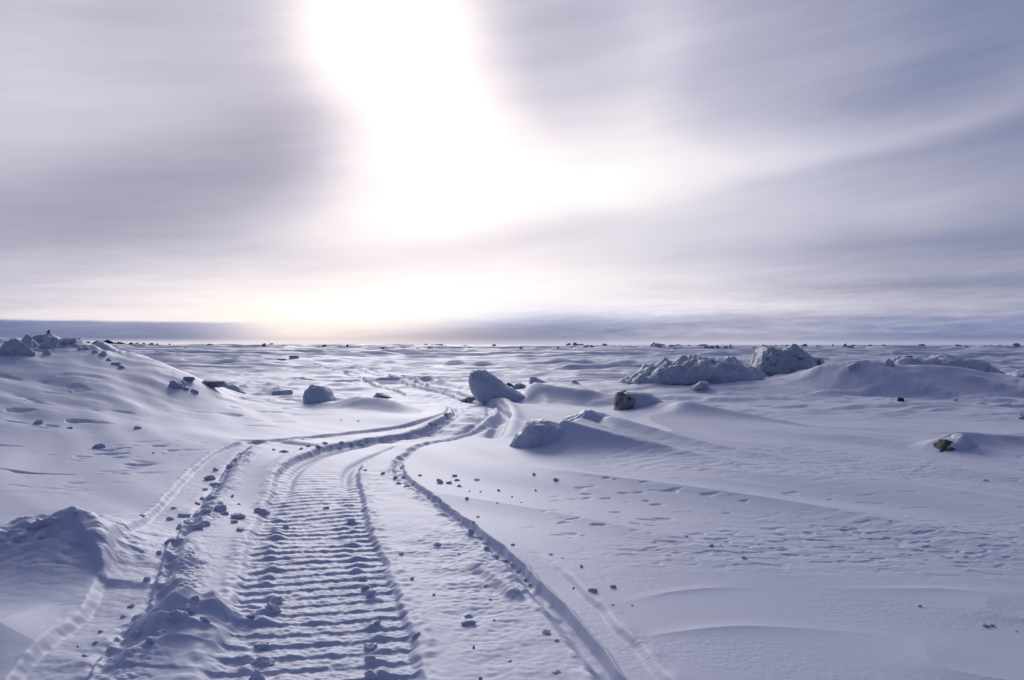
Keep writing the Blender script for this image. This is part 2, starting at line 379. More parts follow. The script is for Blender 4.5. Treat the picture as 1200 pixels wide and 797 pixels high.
M_SNOW = snow_material('wind_packed_snow', (.635, .645, .765), (.69, .695, .805), [(38, .04, .006), (340, .22, .0014)])
M_CLOD = snow_material('broken_snow', (.635, .645, .765), (.69, .695, .805), [(4, .35, .004), (15, .4, .0015)], coord='Object')
M_ICE = snow_material('snow_crusted_ice', (.50, .55, .64), (.72, .75, .82), [(8, .35, .04), (30, .35, .014), (120, .4, .004)], .55, .4, 'Object')
M_RUB = snow_material('rubble_snow', (.50, .54, .61), (.68, .71, .77), [(14, .6, .03), (50, .5, .012)], .6, .35, 'Object', (.30, .31, .33), 2.2, .58)
M_DIRTYICE = snow_material('sediment_stained_ice', (.42, .45, .50), (.60, .63, .69), [(12, .6, .03), (45, .5, .01)], .6, .35, 'Object', (.085, .075, .06), 3.6, .55)
M_DIRT = snow_material('brown_frozen_sediment', (.25, .235, .215), (.50, .48, .46), [(20, .7, .03), (60, .6, .012)], .8, .2, 'Object', (.06, .052, .045), 11, .52)
M_FOOT = snow_material('dark_frozen_sediment', (.07, .06, .05), (.19, .17, .15), [(20, .7, .02), (70, .6, .008)], .8, .2, 'Object')
M_ROCK = snow_material('dark_rock', (.045, .045, .05), (.10, .098, .10), [(14, .7, .02)], .85, .2, 'Object')
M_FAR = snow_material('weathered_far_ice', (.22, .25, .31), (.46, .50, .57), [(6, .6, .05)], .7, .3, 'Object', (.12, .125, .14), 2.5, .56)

# ------------------------------------------------------------------ mesh helpers
def mesh_obj(name, verts, faces, mat, parent=None, loc=(0, 0, 0), smooth=True):
    me = bpy.data.meshes.new(name)
    verts = np.asarray(verts, np.float32); faces = np.asarray(faces, np.int32)
    k = faces.shape[1]
    me.vertices.add(len(verts)); me.vertices.foreach_set('co', verts.ravel())
    me.loops.add(faces.size); me.loops.foreach_set('vertex_index', faces.ravel())
    me.polygons.add(len(faces)); me.polygons.foreach_set('loop_start', np.arange(0, faces.size, k, dtype=np.int32))
    me.update(calc_edges=True); me.validate()
    if smooth: me.polygons.foreach_set('use_smooth', np.ones(len(faces), bool))
    me.materials.append(mat)
    o = bpy.data.objects.new(name, me); o.location = loc; COL.objects.link(o)
    if parent: o.parent = parent
    return o

def tag(o, label, cat=None, group=None, kind=None):
    o['label'] = label
    if cat: o['category'] = cat
    if group: o['group'] = group
    if kind: o['kind'] = kind
    return o

def empty(name, loc):
    o = bpy.data.objects.new(name, None); o.location = loc; o.empty_display_size = .1; COL.objects.link(o); return o

_ico = {}
def ico(sub):
    if sub not in _ico:
        import bmesh
        bm = bmesh.new(); bmesh.ops.create_icosphere(bm, subdivisions=sub, radius=1)
        v = np.array([x.co[:] for x in bm.verts]); f = np.array([[q.index for q in p.verts] for p in bm.faces])
        bm.free(); _ico[sub] = (v, f)
    return _ico[sub]

def chunk(seed, size, sub=4, planes=12, soft=14., rough=.06, freq=2.2):
    """a broken lump: soft intersection of random planes, then roughened. size = (x, y, z) half sizes, base near z = -.55*sz"""
    g = np.random.default_rng(seed)
    v, f = ico(sub)
    n = g.normal(size=(planes, 3)); n /= np.linalg.norm(n, axis=1)[:, None]
    d = g.uniform(.62, 1.0, planes)
    q = np.clip(v @ n.T, .02, None) / d
    r = 1 / (np.sum(q ** soft, axis=1) ** (1 / soft) + 1e-6)
    r = np.minimum(r, 1.35)
    p = v * r[:, None]
    p = p * (1 + rough * fbm3(p, freq, seed * 3 + 1, 4, .55)[:, None])
    return p * np.array(size), f

def loft(st, d, hd, n=2.6, ring=56, cols=72, rough=.03, freq=5., seed=1, sink=.06, lean=0, oct=4):
    """an ice block lofted across the view: stations (u, v_top, v_bottom) read at distance d become metres; hd = half depth there"""
    st = np.array(st, float)
    t = np.linspace(0, 1, len(st)); tt = (1 - np.cos(np.linspace(0, math.pi, cols))) / 2
    tt = .5 * tt + .5 * np.linspace(0, 1, cols)
    u = np.interp(tt, t, st[:, 0]); vt = np.interp(tt, t, st[:, 1]); vb = np.interp(tt, t, st[:, 2])
    k = np.array([1, 2, 3, 2, 1.]) / 9
    sm = lambda a: np.concatenate([a[:2], np.convolve(a, k, 'valid'), a[-2:]])
    vt, vb = sm(vt), sm(vb)
    X = (u - 600) / F * d; T = H - (vt - HZ) / F * d; B = H - (vb - HZ) / F * d - sink
    hdv = np.interp(tt, np.linspace(0, 1, len(hd)), hd)
    ends = np.minimum(1, np.sqrt(np.clip(1 - (2 * tt - 1) ** 6, 0, 1)) + .02)
    C = (T + B) / 2; R = (T - B) / 2 * ends; hdv = hdv * ends
    a = np.linspace(0, 2 * math.pi, ring, endpoint=False)
    ca = np.sign(np.cos(a)) * np.abs(np.cos(a)) ** (2 / n); sa = np.sign(np.sin(a)) * np.abs(np.sin(a)) ** (2 / n)
    V = np.zeros((cols, ring, 3))
    V[:, :, 0] = X[:, None]; V[:, :, 1] = hdv[:, None] * ca[None] + lean * (R[:, None] * (sa[None] + 1)); V[:, :, 2] = C[:, None] + R[:, None] * sa[None]
    x0 = (X[0] + X[-1]) / 2; zb = float(height([x0], [d])[0])
    V[:, :, 0] -= x0; V[:, :, 2] -= zb
    Q = V.reshape(-1, 3)
    rad = np.stack([np.zeros((cols, ring)), np.broadcast_to(ca, (cols, ring)), np.broadcast_to(sa, (cols, ring))], -1).reshape(-1, 3)
    rad[:, 0] = .4 * np.sign(np.repeat(tt, ring) - .5) * np.abs(2 * np.repeat(tt, ring) - 1) ** 3
    Q = Q + rad * (rough * fbm3(Q, freq, seed, oct, .55))[:, None]
    faces = []
    for i in range(cols - 1):
        for j in range(ring):
            faces.append((i * ring + j, i * ring + (j + 1) % ring, (i + 1) * ring + (j + 1) % ring, (i + 1) * ring + j))
    Q = list(map(tuple, Q)); c0 = len(Q)
    Q.append(tuple(np.mean(Q[:ring], 0))); Q.append(tuple(np.mean(Q[(cols - 1) * ring:c0], 0)))
    for j in range(ring):
        faces.append((c0, (j + 1) % ring, j, j)) ; b = (cols - 1) * ring
        faces.append((c0 + 1, b + j, b + (j + 1) % ring, b + (j + 1) % ring))
    tri = [(f[0], f[1], f[2]) for f in faces if f[2] == f[3]]
    quad = [f for f in faces if f[2] != f[3]]
    F3 = tri + [(q[0], q[1], q[2]) for q in quad] + [(q[0], q[2], q[3]) for q in quad]
    return np.array(Q), np.array(F3), (x0, d, zb)

# ------------------------------------------------------------------ the snow field
def build_ground():
    rows = [.25, .5, .7, .85, 1.0, 1.15, 1.3, 1.42, 1.54, 1.64, 1.72, 1.78, 1.83]
    d = 1.87
    while d < 9000:
        rows.append(d); d += max(min(d * d / 793 / 2.3, .0066 * d), .0018)
    rows = np.array(rows)
    T = math.tan(math.radians(39))
    fine = np.arctan(np.linspace(-T, T, 1150))
    coarse = np.radians(np.concatenate([np.linspace(40.5, 70, 30), np.linspace(74, 286, 60), np.linspace(290, 319.5, 30)]))
    az = np.concatenate([fine, coarse])
    nR, nA = len(rows), len(az)
    # fine fan uses depth rows (straight across), the rest uses radius, blended to meet
    scale = np.concatenate([1 / np.cos(fine), np.full(len(coarse), 1 / math.cos(math.radians(39)))])
    R = rows[:, None] * scale[None]
    X = R * np.sin(az)[None]; Y = R * np.cos(az)[None]
    dr = np.gradient(rows)
    res = np.maximum(dr[:, None] * np.ones((1, nA)), R * .0013)
    res[:, len(fine):] = np.maximum(res[:, len(fine):], R[:, len(fine):] * .05)
    masks = {}
    Z = height(X.ravel(), Y.ravel(), res.ravel(), masks)
    V = np.stack([X.ravel(), Y.ravel(), Z], 1)
    i = np.arange(nR - 1)[:, None]; j = np.arange(nA)[None]
    j2 = (j + 1) % nA
    Q = np.stack(np.broadcast_arrays(i * nA + j, i * nA + j2, (i + 1) * nA + j2, (i + 1) * nA + j), -1).reshape(-1, 4)
    Q = Q[:, ::-1]
    fid = np.zeros(len(Q), np.int8)
    c0 = Q[:, 3]
    names = ['track', 'lrut', 'rrut', 'm1', 'm2']
    for k, nm in enumerate(names):
        m = masks[nm][c0] & (fid == 0)
        fid[m] = k + 1
    specs = [('snow_ground', 'wide wind-packed snow field running out to the flat horizon', 'structure'),
             ('snowmobile_track', 'ribbed belt track pressed in the snow, winding away from the viewer', 'structure'),
             ('ski_rut', 'crumbled flat ski rut on the left of the ribbed belt track', 'structure'),
             ('ski_rut', 'narrow sharp ski groove on the right of the ribbed belt track', 'structure'),
             ('snow_mound', 'large pointed snow mound with dark chunky crest left of the left ski rut', None),
             ('snow_mound', 'small broken snow mound between the left ski rut and the ribbed track', None)]
    for k, (nm, lab, kind) in enumerate(specs):
        q = Q[fid == k]
        if not len(q): continue
        ids, inv = np.unique(q, return_inverse=True)
        vv = V[ids]; fc = inv.reshape(q.shape)
        if k == 0:      # close the hole under the camera
            vv = np.vstack([vv, [0, 0, float(height([0.], [0.])[0])]])
            o = mesh_obj(nm, vv, fc, M_SNOW)
        elif kind is None:
            c = vv.mean(0); c[2] = vv[:, 2].min()
            o = mesh_obj(nm, vv - c, fc, M_SNOW, None, c)
        else:
            o = mesh_obj(nm, vv, fc, M_SNOW)
        tag(o, lab, None if kind else 'snow mound', None, kind)

build_ground()

# ------------------------------------------------------------------ blocks of ice and snow
def block(name, label, cat, st, d, hd, mat, group=None, **kw):
    v, f, loc = loft(st, d, hd, **kw)
    return tag(mesh_obj(name, v, f, mat, None, loc), label, cat, group)

block('ice_block', 'tall leaning grey ice block beside the bend of the track', 'ice block',
      [(549.5, 440, 448), (552, 434, 455), (558, 433, 464), (567, 434, 470), (578, 440, 474), (590, 449, 474), (602, 456, 473), (614, 462, 470), (622, 465, 469)],
      11.6, [.10, .19, .24, .26, .26, .24, .18, .12], M_ICE, n=2.3, rough=.024, freq=5, seed=21, oct=5, ring=90, cols=110)
block('ice_block', 'round grey ice lump left of the winding track, on the snow slope', 'ice block',
      [(356, 464, 468), (359, 457, 472), (364, 454, 474), (371, 453, 476), (380, 453, 477), (386, 457, 478), (390, 465, 478), (394, 471, 479), (400, 476, 480)],
      11.0, [.08, .17, .2, .2, .16, .1], M_ICE, n=2.8, rough=.028, freq=7, seed=22, oct=5, ring=90, cols=110)
block('ice_block', 'small pale wedge of ice just right of the tall leaning block', 'ice block',
      [(620, 443, 453), (622, 441, 453), (627, 442, 453), (634, 445, 453), (641, 449, 453), (647, 451, 453)], 16.0, [.12, .2, .2, .14, .08], M_ICE, n=2.6, rough=.015, seed=23)
block('ice_block', 'small low ice lump with a short tail, beyond the shaded drift', 'ice block',
      [(669, 448, 453), (672, 446.5, 454), (676, 448, 454), (682, 451, 454), (692, 452, 455), (702, 453, 455)], 15.6, [.08, .14, .12, .1, .06], M_ICE, n=2.4, rough=.02, seed=24)
block('ice_block', 'broad snow-capped ice block with a dark undercut, nearest right of the track', 'ice block',
      [(596, 517, 521), (604, 511, 523), (611, 505, 524), (617, 496, 524), (624, 492, 525), (636, 493, 526), (648, 495, 527), (660, 497, 529), (672, 503, 530), (684, 514, 531)],
      6.75, [.08, .16, .2, .22, .22, .2, .14], M_ICE, n=2.6, rough=.024, freq=6, seed=25, oct=5, ring=110, cols=140)
block('ice_block', 'pale drifted ice block just behind the broad undercut block', 'ice block',
      [(655, 494, 503), (662, 489, 504), (672, 486, 506), (680, 483, 507), (684, 479, 507), (692, 479, 507), (702, 482, 507), (714, 487, 507), (726, 497, 507)],
      7.6, [.1, .18, .2, .2, .18, .1], M_ICE, n=2.4, rough=.022, freq=6, seed=26, oct=5, ring=90, cols=110)
block('ice_block', 'low dark lump of ice on the drift right of the brown-faced block', 'ice block',
      [(783, 488, 490), (790, 484, 490), (800, 481.5, 490.5), (808, 482, 491), (814, 486, 491), (818, 489, 491)], 9.1, [.06, .12, .14, .1], M_RUB, n=2.4, rough=.02, freq=9, seed=27)

# the block with a brown face: sediment core and snow cap
def capped(name, label, core, cap, d, hd1, hd2, seed, dcap, face=None):
    v, f, loc = loft(core, d, hd1, n=3.2, rough=.04, freq=9, seed=seed, oct=5)
    r = empty(name, loc); tag(r, label, 'ice block')
    mesh_obj('sediment_face', v, f, face or M_DIRT, r)
    v, f, l2 = loft(cap, d + dcap, hd2, n=2.4, rough=.014, freq=6, seed=seed + 1)
    mesh_obj('snow_cap', v, f, M_ICE, r, np.array(l2) - np.array(loc))
capped('ice_block', 'ice block with a brown sediment face and smooth snow cap', 
       [(721, 469, 482), (723, 463, 485), (728, 459.5, 486), (734, 459.5, 487), (740, 463, 487), (745, 471, 487)],
       [(726, 461, 470), (731, 458.5, 476), (740, 458, 484), (748, 458.5, 488), (757, 459.5, 489), (764, 462, 489), (771, 467, 489), (779, 474, 489), (788, 481, 489), (800, 487, 489)],
       9.75, [.1, .16, .18, .16, .12], [.12, .18, .24, .26, .22, .14], 31, .03)
capped('ice_block', 'small peaked ice block with a dark brown foot, alone at right', 
       [(1097, 526, 530), (1101, 522, 530.5), (1108, 519, 531), (1115, 519, 531), (1121, 523, 531), (1125, 528, 531)],
       [(1098, 522, 525), (1104, 518, 524), (1112, 513, 526), (1120, 508, 529), (1125, 507, 532), (1131, 511, 532), (1139, 517, 532), (1150, 522, 532), (1164, 525, 532)],
       6.35, [.05, .10, .11, .09, .05], [.05, .13, .15, .16, .14, .1], 35, .045, M_FOOT)

# the rubble heap and the big stained block on the ridge at right
block('rubble_pile', 'long heap of frozen snow rubble left of the big stained block', 'rubble pile',
      [(721, 449, 453), (733, 442, 453.5), (745, 438, 454), (757, 432, 454), (768, 427, 454), (778, 420.5, 455), (788, 422, 455), (800, 418.5, 455.5), (815, 417.5, 456), (830, 419.5, 456),
       (845, 419, 456), (858, 421, 457), (866, 426, 457), (878, 429, 457), (892, 433, 456), (905, 441, 455)],
      15.6, [.3, .6, .8, .9, .9, .8, .6, .3], M_RUB, n=2.0, ring=190, cols=260, rough=.075, freq=4.2, seed=41, oct=5)
block('ice_block', 'largest ice block, stained dark at its left edge, reaching the horizon', 'ice block',
      [(878.5, 434, 438), (882, 427, 441), (887, 418, 444), (891, 411, 446), (895, 406, 447.5), (900, 405.5, 448.5), (912, 406, 449), (924, 406.5, 449), (934, 408.5, 448.5), (942, 414, 447.5), (950, 419, 446), (960, 420, 444), (968, 426, 443)],
      16.2, [.18, .42, .55, .6, .6, .55, .42, .2], M_DIRTYICE, n=2.6, ring=150, cols=190, rough=.065, freq=3.4, seed=42, oct=5)
block('rubble_pile', 'second snow rubble ridge behind the smooth shaded drift at far right', 'rubble pile',
      [(1044, 425, 436), (1048, 419, 437), (1058, 418.5, 438), (1068, 420, 438.5), (1078, 419, 439), (1090, 420.5, 440), (1100, 417, 440), (1112, 416.5, 441), (1122, 420, 441), (1134, 422, 441.5), (1148, 423, 442), (1160, 429, 442), (1180, 436, 443)],
      18.5, [.3, .5, .7, .7, .6, .5, .3], M_RUB, n=2.2, ring=130, cols=170, rough=.05, freq=3.6, seed=43, oct=5)
block('ice_block', 'broken ice slab at the right edge of the view', 'ice block',
      [(1179, 450, 453), (1183, 443, 453), (1187, 436, 453), (1194, 434, 453), (1202, 435, 453), (1212, 438, 453), (1226, 443, 453)],
      13.2, [.1, .22, .28, .28, .22, .14], M_ICE, n=2.6, rough=.04, freq=5, seed=44)
block('ice_block', 'low tilted slab along the top of the left bank, its largest', 'ice block',
      [(146, 437, 441), (152, 432, 441), (158, 428, 441), (164, 427, 441), (170, 430, 442), (176, 435, 443), (180, 440, 444)], 11.9, [.08, .18, .2, .16, .1], M_RUB, n=2.2, rough=.03, freq=7, seed=51)
block('ice_block', 'rounded grey ice lump where the left bank dips', 'ice block',
      [(176, 446, 452), (178, 443, 455), (183, 444, 457), (189, 447, 458), (195, 452, 458), (198, 456, 459)], 10.9, [.08, .14, .15, .12, .07], M_ICE, n=2.5, rough=.018, freq=7, seed=52)
block('ice_block', 'long low dark ice wedge beyond the left bank', 'ice block',
      [(252, 457, 459), (256, 450, 460), (262, 448.5, 460), (270, 450, 460), (278, 453, 459), (288, 459, 461)], 13.6, [.08, .16, .2, .15, .08], M_RUB, n=2.3, rough=.02, freq=7, seed=53)

# broken chunks given by photo position, width and height in pixels
chunks = [  # u, v(base), w, h, material, name, label, category
    (16, 416, 26, 19, M_RUB, 'ice_block', 'big angular ice chunk crowning the left bank', 'ice block'),
    (28, 412, 15, 16, M_RUB, 'ice_block', 'stained upright ice chunk beside the angular one on the bank', 'ice block'),
    (5, 417, 14, 15, M_RUB, 'ice_block', 'ice chunk on the left bank cut by the picture edge', 'ice block'),
    (46, 403, 14, 8, M_RUB, 'ice_block', 'ice chunk left below the dark stone stack', 'ice block'),
    (62, 401, 18, 6, M_RUB, 'ice_block', 'wide ice chunk directly beneath the dark stone stack', 'ice block'),
    (76, 405, 14, 8, M_RUB, 'ice_block', 'round ice chunk right of the dark stone stack', 'ice block'),
    (36, 406, 14, 8, M_RUB, 'ice_block', 'flat ice chunk between stained chunk and stone stack', 'ice block'),
    (56, 410, 15, 7, M_RUB, 'ice_block', 'low ice chunk in front of the stone stack', 'ice block'),
    (205, 456, 15, 9, M_RUB, 'ice_block', 'small ice chunk right of the rounded grey lump', 'ice block'),
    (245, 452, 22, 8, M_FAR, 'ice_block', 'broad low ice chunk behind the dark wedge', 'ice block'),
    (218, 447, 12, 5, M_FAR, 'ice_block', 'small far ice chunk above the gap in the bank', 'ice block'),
    (326, 463, 20, 6, M_RUB, 'ice_block', 'low dark crust of ice left of the round grey lump', 'ice block'),
    (596, 454, 9, 4, M_ROCK, 'rock', 'small dark rock at the right foot of the leaning block', 'rock'),
    (608, 455, 14, 5, M_RUB, 'ice_block', 'small dark ice lump between leaning block and pale wedge', 'ice block'),
    (552, 471, 12, 3.5, M_DIRT, 'ice_block', 'brown crumbled ice at the left foot of the leaning block', 'ice block'),
    (546, 471.5, 14, 3, M_RUB, 'ice_block', 'grey broken ice under the leaning block', 'ice block'),
    (822, 457, 18, 8, M_RUB, 'ice_block', 'grey ice lump at the foot of the rubble heap', 'ice block'),
    (1057, 472, 8, 3.6, M_ROCK, 'rock', 'single dark rock at the foot of the shaded drift', 'rock'),
    (1000, 436, 14, 6, M_RUB, 'ice_block', 'ice lump half buried in the crest of the drift', 'ice block'),
    (1043, 430, 12, 6, M_RUB, 'ice_block', 'ice lump at the left end of the second rubble ridge', 'ice block'),
    (1199, 491, 10, 5, M_RUB, 'ice_block', 'small grey lump at the right edge below the slab', 'ice block'),
    (445, 466, 16, 6, M_RUB, 'ice_block', 'dark chunk on the low drift left of the track bend', 'ice block'),
    (1066, 420, 7, 2.5, M_ROCK, 'rock', 'dark rock showing through the second rubble ridge', 'rock'),
]
pos = ground_at([(c[0], c[1]) for c in chunks])
for k, (c, p) in enumerate(zip(chunks, pos)):
    px = p[1] / F
    v, f = chunk(100 + k, (c[2] * px * .56, c[2] * px * .45, c[3] * px * .72), 5, 9, 16, .13, 2.6)
    o = mesh_obj(c[5], v, f, c[4], None, (p[0], p[1] + c[2] * px * .3, p[2] + c[3] * px * .20))
    o.rotation_euler = (0, 0, 0)
    tag(o, c[6], c[7])

# crumbs of the crest along the bank
crest = [(100, 411), (110, 415), (118, 419), (126, 424), (134, 428), (142, 432), (86, 407), (212, 452), (216, 458), (226, 462), (92, 411), (70, 408), (44, 412), (52, 417)]
pos = ground_at(crest)
for k, p in enumerate(pos):
    px = p[1] / F; s = random.uniform(4, 8) * px
    v, f = chunk(160 + k, (s * .8, s * .6, s * .55), 3, 10, 12, .08)
    o = mesh_obj('ice_chunk', v, f, M_RUB, None, (p[0], p[1] + .05, p[2] + s * .15))
    tag(o, 'small grey ice chunk strung along the crest of the left bank', 'ice chunk', 'small ice chunks along the left bank')

# the stack of dark stones on the bank
p = ground_at([(57, 396)])[0]
p[1] = max(min(p[1], 13.2), 11.5); p[0] = (57 - 600) / F * p[1]
zb = H - (393 - HZ) / F * p[1]
px = p[1] / F
r = empty('stone_stack', (p[0], p[1], zb)); tag(r, 'tiny stack of dark stones on top of the left bank', 'stone stack')
for k, (dx, dz, w, h) in enumerate([(-1.6, 1.2, 2.2, 2.2), (1.8, 1.0, 2.0, 2.0), (.2, 3.0, 2.6, 2.0), (-.3, 5.0, 2.2, 1.6), (1.1, 6.3, 1.5, 1.3)]):
    v, f = chunk(200 + k, (w * px * .75, w * px * .6, h * px * .7), 3, 10, 12, .06)
    mesh_obj('stone', v, f, M_ROCK, r, (dx * px, 0, dz * px - .01))

# ------------------------------------------------------------------ far away
def far_thing(name, u, vbase, w, h, mat, label, cat, group, seed, sub=3, vh=None):
    d = H * F / (vbase - HZ)
    px = d / F
    v, f = chunk(seed, (w * px * .5, w * px * .35, h * px * .75), sub, 9, 12, .12, 2.5)
    z = float(height([(u - 600) / F * d], [d], np.array([d * .0066]))[0])
    o = mesh_obj(name, v, f, mat, None, ((u - 600) / F * d, d, z + h * px * .42))
    return tag(o, label, cat, group)

dots = [(307, 411.3, 5, 3), (326, 410.7, 3, 2.4), (332.5, 410.2, 4, 3.6), (336, 410.2, 3, 3.2), (346, 410.7, 3, 2.5), (369.5, 411.3, 3, 3.2), (373, 411.2, 2.6, 2.8), (380.5, 411, 4.2, 4),
        (399.5, 411.4, 3.4, 3), (406.5, 411.7, 2.4, 3.6), (411, 411.4, 4.5, 4), (416.5, 411.4, 1.8, 2.4), (424, 411.2, 3.4, 3), (427.5, 411, 2.2, 2.6), (445, 411.3, 5, 2.8), (455, 411.2, 2, 2.6), (199.5, 407.7, 3, 3), (285, 411, 2.5, 3)]
for k, (u, vb, w, h) in enumerate(dots):
    far_thing('rock', u, vb, w * 1.1, h * 1.05, M_ROCK, 'small dark rock in a far line near the horizon', 'rock', 'line of dark rocks near the horizon', 300 + k)
# dark low shore at far left
shore = [(86, 7), (95, 8), (103, 8), (110, 6), (116, 9), (121, 7), (127, 8), (134, 7), (140, 8), (146, 5), (152, 6), (161, 5), (170, 5), (178, 6), (184, 4)]
for k, (u, w) in enumerate(shore):
    far_thing('rock', u, 405.9 + max(0, u - 130) * .035 + random.uniform(-.1, .2), w * 1.25, random.uniform(3.0, 4.6) + (1.0 if 105 < u < 130 else 0), M_ROCK, 'dark rock of the low far shore beyond the left bank', 'rock', 'dark rocks of the far shore', 330 + k)
far_thing('rock', 117, 413, 4, 3, M_ROCK, 'lone dark rock between the left bank and the far shore', 'rock', None, 350)
far_thing('rock', 260, 418, 5, 2, M_ROCK, 'lone flat dark rock far out left of the track', 'rock', None, 351)
# pressure ice near the horizon
k = 400
def hummock(u, vb, w, h, mat=None):
    global k
    k += 1
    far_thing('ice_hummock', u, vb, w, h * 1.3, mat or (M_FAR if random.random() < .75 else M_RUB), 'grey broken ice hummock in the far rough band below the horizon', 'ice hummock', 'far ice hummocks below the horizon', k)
for u in np.linspace(684, 800, 34):
    hummock(u + random.uniform(-3, 3), random.uniform(409, 411.5), random.uniform(4, 11), random.uniform(1.5, 3.0))
for _ in range(90):
    u = random.uniform(800, 1200); hummock(u, random.uniform(408.5, 412.5), random.uniform(3, 10), random.uniform(1.4, 3.4))
for _ in range(60):
    u = random.uniform(460, 690); hummock(u, random.uniform(407.5, 413), random.uniform(3, 10), random.uniform(1.0, 2.2))
for _ in range(22):
    u = random.uniform(190, 460); hummock(u, random.uniform(408, 416), random.uniform(4, 12), random.uniform(.8, 2.0))
for u, vb, w, h in [(330, 428, 12, 2), (345, 426, 10, 2.2), (338, 429, 9, 1.6)]:
    hummock(u, vb, w, h, M_RUB)

# ------------------------------------------------------------------ loose clods of snow
protos = []
for q in range(12):
    v, f = chunk(500 + q, (1, .8, .7), 4, 6 + q % 4, 16, .22, 3.0)
    me = mesh_obj('snow_clod', v, f, M_CLOD)
    protos.append(me.data); COL.objects.unlink(me); bpy.data.objects.remove(me)
def clods(uvs, sizes, label, group):
    pos = ground_at(uvs)
    for (u, v), s, p in zip(uvs, sizes, pos):
        m = s * p[1] / F * .5
        o = bpy.data.objects.new('snow_clod', random.choice(protos))
        o.location = (p[0], p[1] + .3 * m, p[2] + m * random.uniform(-.15, .22))
        o.scale = (m * random.uniform(.8, 1.4), m * random.uniform(.8, 1.2), m * random.uniform(.6, 1.05))
        o.rotation_euler = (random.uniform(-.3, .3), random.uniform(-.3, .3), random.uniform(0, 6.28))
        COL.objects.link(o)
        tag(o, label, 'snow clod', group)

named = [(645, 651, 5), (694.5, 694, 10), (719, 690.5, 7), (681, 665, 5), (659, 655, 4), (718, 711, 5), (741, 711, 3), (547, 586.5, 5), (560, 607, 4), (555, 617, 4.5), (516, 567, 8), (526, 567, 6), (533, 559, 4),
         (535, 564, 5), (538, 571, 5), (541, 571, 3), (559, 563.5, 5), (550, 577, 3), (584, 576, 4), (583, 590, 3), (628, 576, 3), (626, 557, 5), (651, 564, 7), (600, 583, 2.5), (611, 590, 2.5), (563, 577, 3), (672, 690, 3.5)]
clods([(a, b) for a, b, c in named], [c for a, b, c in named], 'small snow clod scattered on the smooth snow right of the ski groove', 'clods right of the ski groove')
mid = [(548, 733, 15), (549, 724, 9), (487, 746, 10), (508, 698, 6), (483, 680, 7), (570, 687, 8), (575, 705, 5), (579, 728, 4), (640, 744, 10), (653, 752, 7), (598, 775, 5), (555, 760, 5), (653, 790, 8), (563, 797, 8), (512, 641, 9), (538, 651, 5), (601, 640, 5), (470, 650, 6)]
clods([(a, b) for a, b, c in mid], [c * .9 for a, b, c in mid], 'snow clod on the trampled strip between ribbed track and right groove', 'clods on the trampled strip')
gap = [(305, 602, 14), (279, 608, 16), (273, 613, 11), (281, 623, 14), (228, 620, 14), (238, 617, 18), (242, 600, 10), (258, 600, 15), (264, 604, 11), (272, 583, 6), (280, 591, 4), (292, 549, 8), (321, 528, 6), (333, 530, 10), (299, 531, 4), (268, 549, 9), (252, 552, 10), (257, 565, 13), (246, 562, 12), (250, 571, 14), (262, 540, 6), (203, 597, 8), (215, 606, 14), (222, 601, 10), (232, 592, 7), (166, 605, 7), (180, 609, 8), (198, 610, 8), (186, 651, 9), (204, 630, 16), (198, 636, 12), (171, 683, 11), (160, 702, 13), (154, 712, 12), (145, 724, 9), (130, 740, 8), (112, 756, 9), (100, 770, 8), (166, 726, 6), (118, 742, 6), (92, 760, 7), (190, 645, 10), (210, 622, 10), (219, 614, 10), (224, 576, 7), (240, 575, 9), (236, 586, 7)]
gap = [g for i, g in enumerate(gap) if i % 3 != 2 or i < 9]
clods([(a, b) for a, b, c in gap], [c * .85 for a, b, c in gap], 'broken snow clod thrown up along the left ski rut', 'clods along the left ski rut')
belt = [(430, 691, 12), (434, 700, 14), (426, 682, 9), (432, 763, 15), (434, 780, 16), (436, 797, 20), (300, 797, 22), (304, 781, 18), (306, 762, 16), (322, 708, 14), (318, 718, 16), (292, 724, 12), (442, 735, 7), (335, 618, 8), (412, 613, 9), (382, 597, 7)]
clods([(a, b) for a, b, c in belt], [c for a, b, c in belt], 'rounded snow lump sitting on the ribs of the belt track', 'lumps on the belt track')
bend = [(430, 518.5, 4), (422, 523, 8), (413, 523, 6), (397, 527, 4), (388, 528, 4), (449, 556, 6), (427, 552, 6), (463, 562, 8), (474, 561, 7), (467, 567, 6), (470, 549, 5), (476, 571, 6), (492, 558, 4), (523, 488, 5), (527, 485, 4), (505, 501, 6), (510, 499, 5), (515, 503, 5), (500, 503, 4), (361, 524, 5), (352, 527, 6), (373, 526, 5), (381, 520, 5), (400, 520, 6)]
clods([(a, b) for a, b, c in bend], [c for a, b, c in bend], 'small snow clod beside the bend where the tracks meet', 'clods at the bend of the tracks')
edge = []
for i in range(15):
    t = i / 14; u = np.interp(t, [0, .3, .6, 1], [487, 531, 584, 628]); v = np.interp(t, [0, .3, .6, 1], [566, 603, 646, 683])
    edge.append((u - random.uniform(2, 9), v + random.uniform(-1, 4), random.uniform(4, 8) * (.7 + .7 * t)))
clods([(a, b) for a, b, c in edge], [c for a, b, c in edge], 'snow clod lying in the right ski groove', 'clods in the right ski groove')
m1c = [(90, 602, 9), (60, 613, 12), (42, 621, 14), (22, 630, 15), (50, 632, 9)]
clods([(a, b) for a, b, c in m1c], [c for a, b, c in m1c], 'dark-sided snow lump on the crest of the large near mound', 'lumps on the large near mound')
m2c = [(228, 706, 10), (205, 728, 22), (222, 722, 16), (190, 744, 18), (176, 752, 14), (240, 728, 12), (160, 748, 12), (178, 792, 20), (250, 742, 10)][:7]
clods([(a, b) for a, b, c in m2c], [c for a, b, c in m2c], 'broken snow lump on the small mound beside the ribbed track', 'lumps on the small near mound')
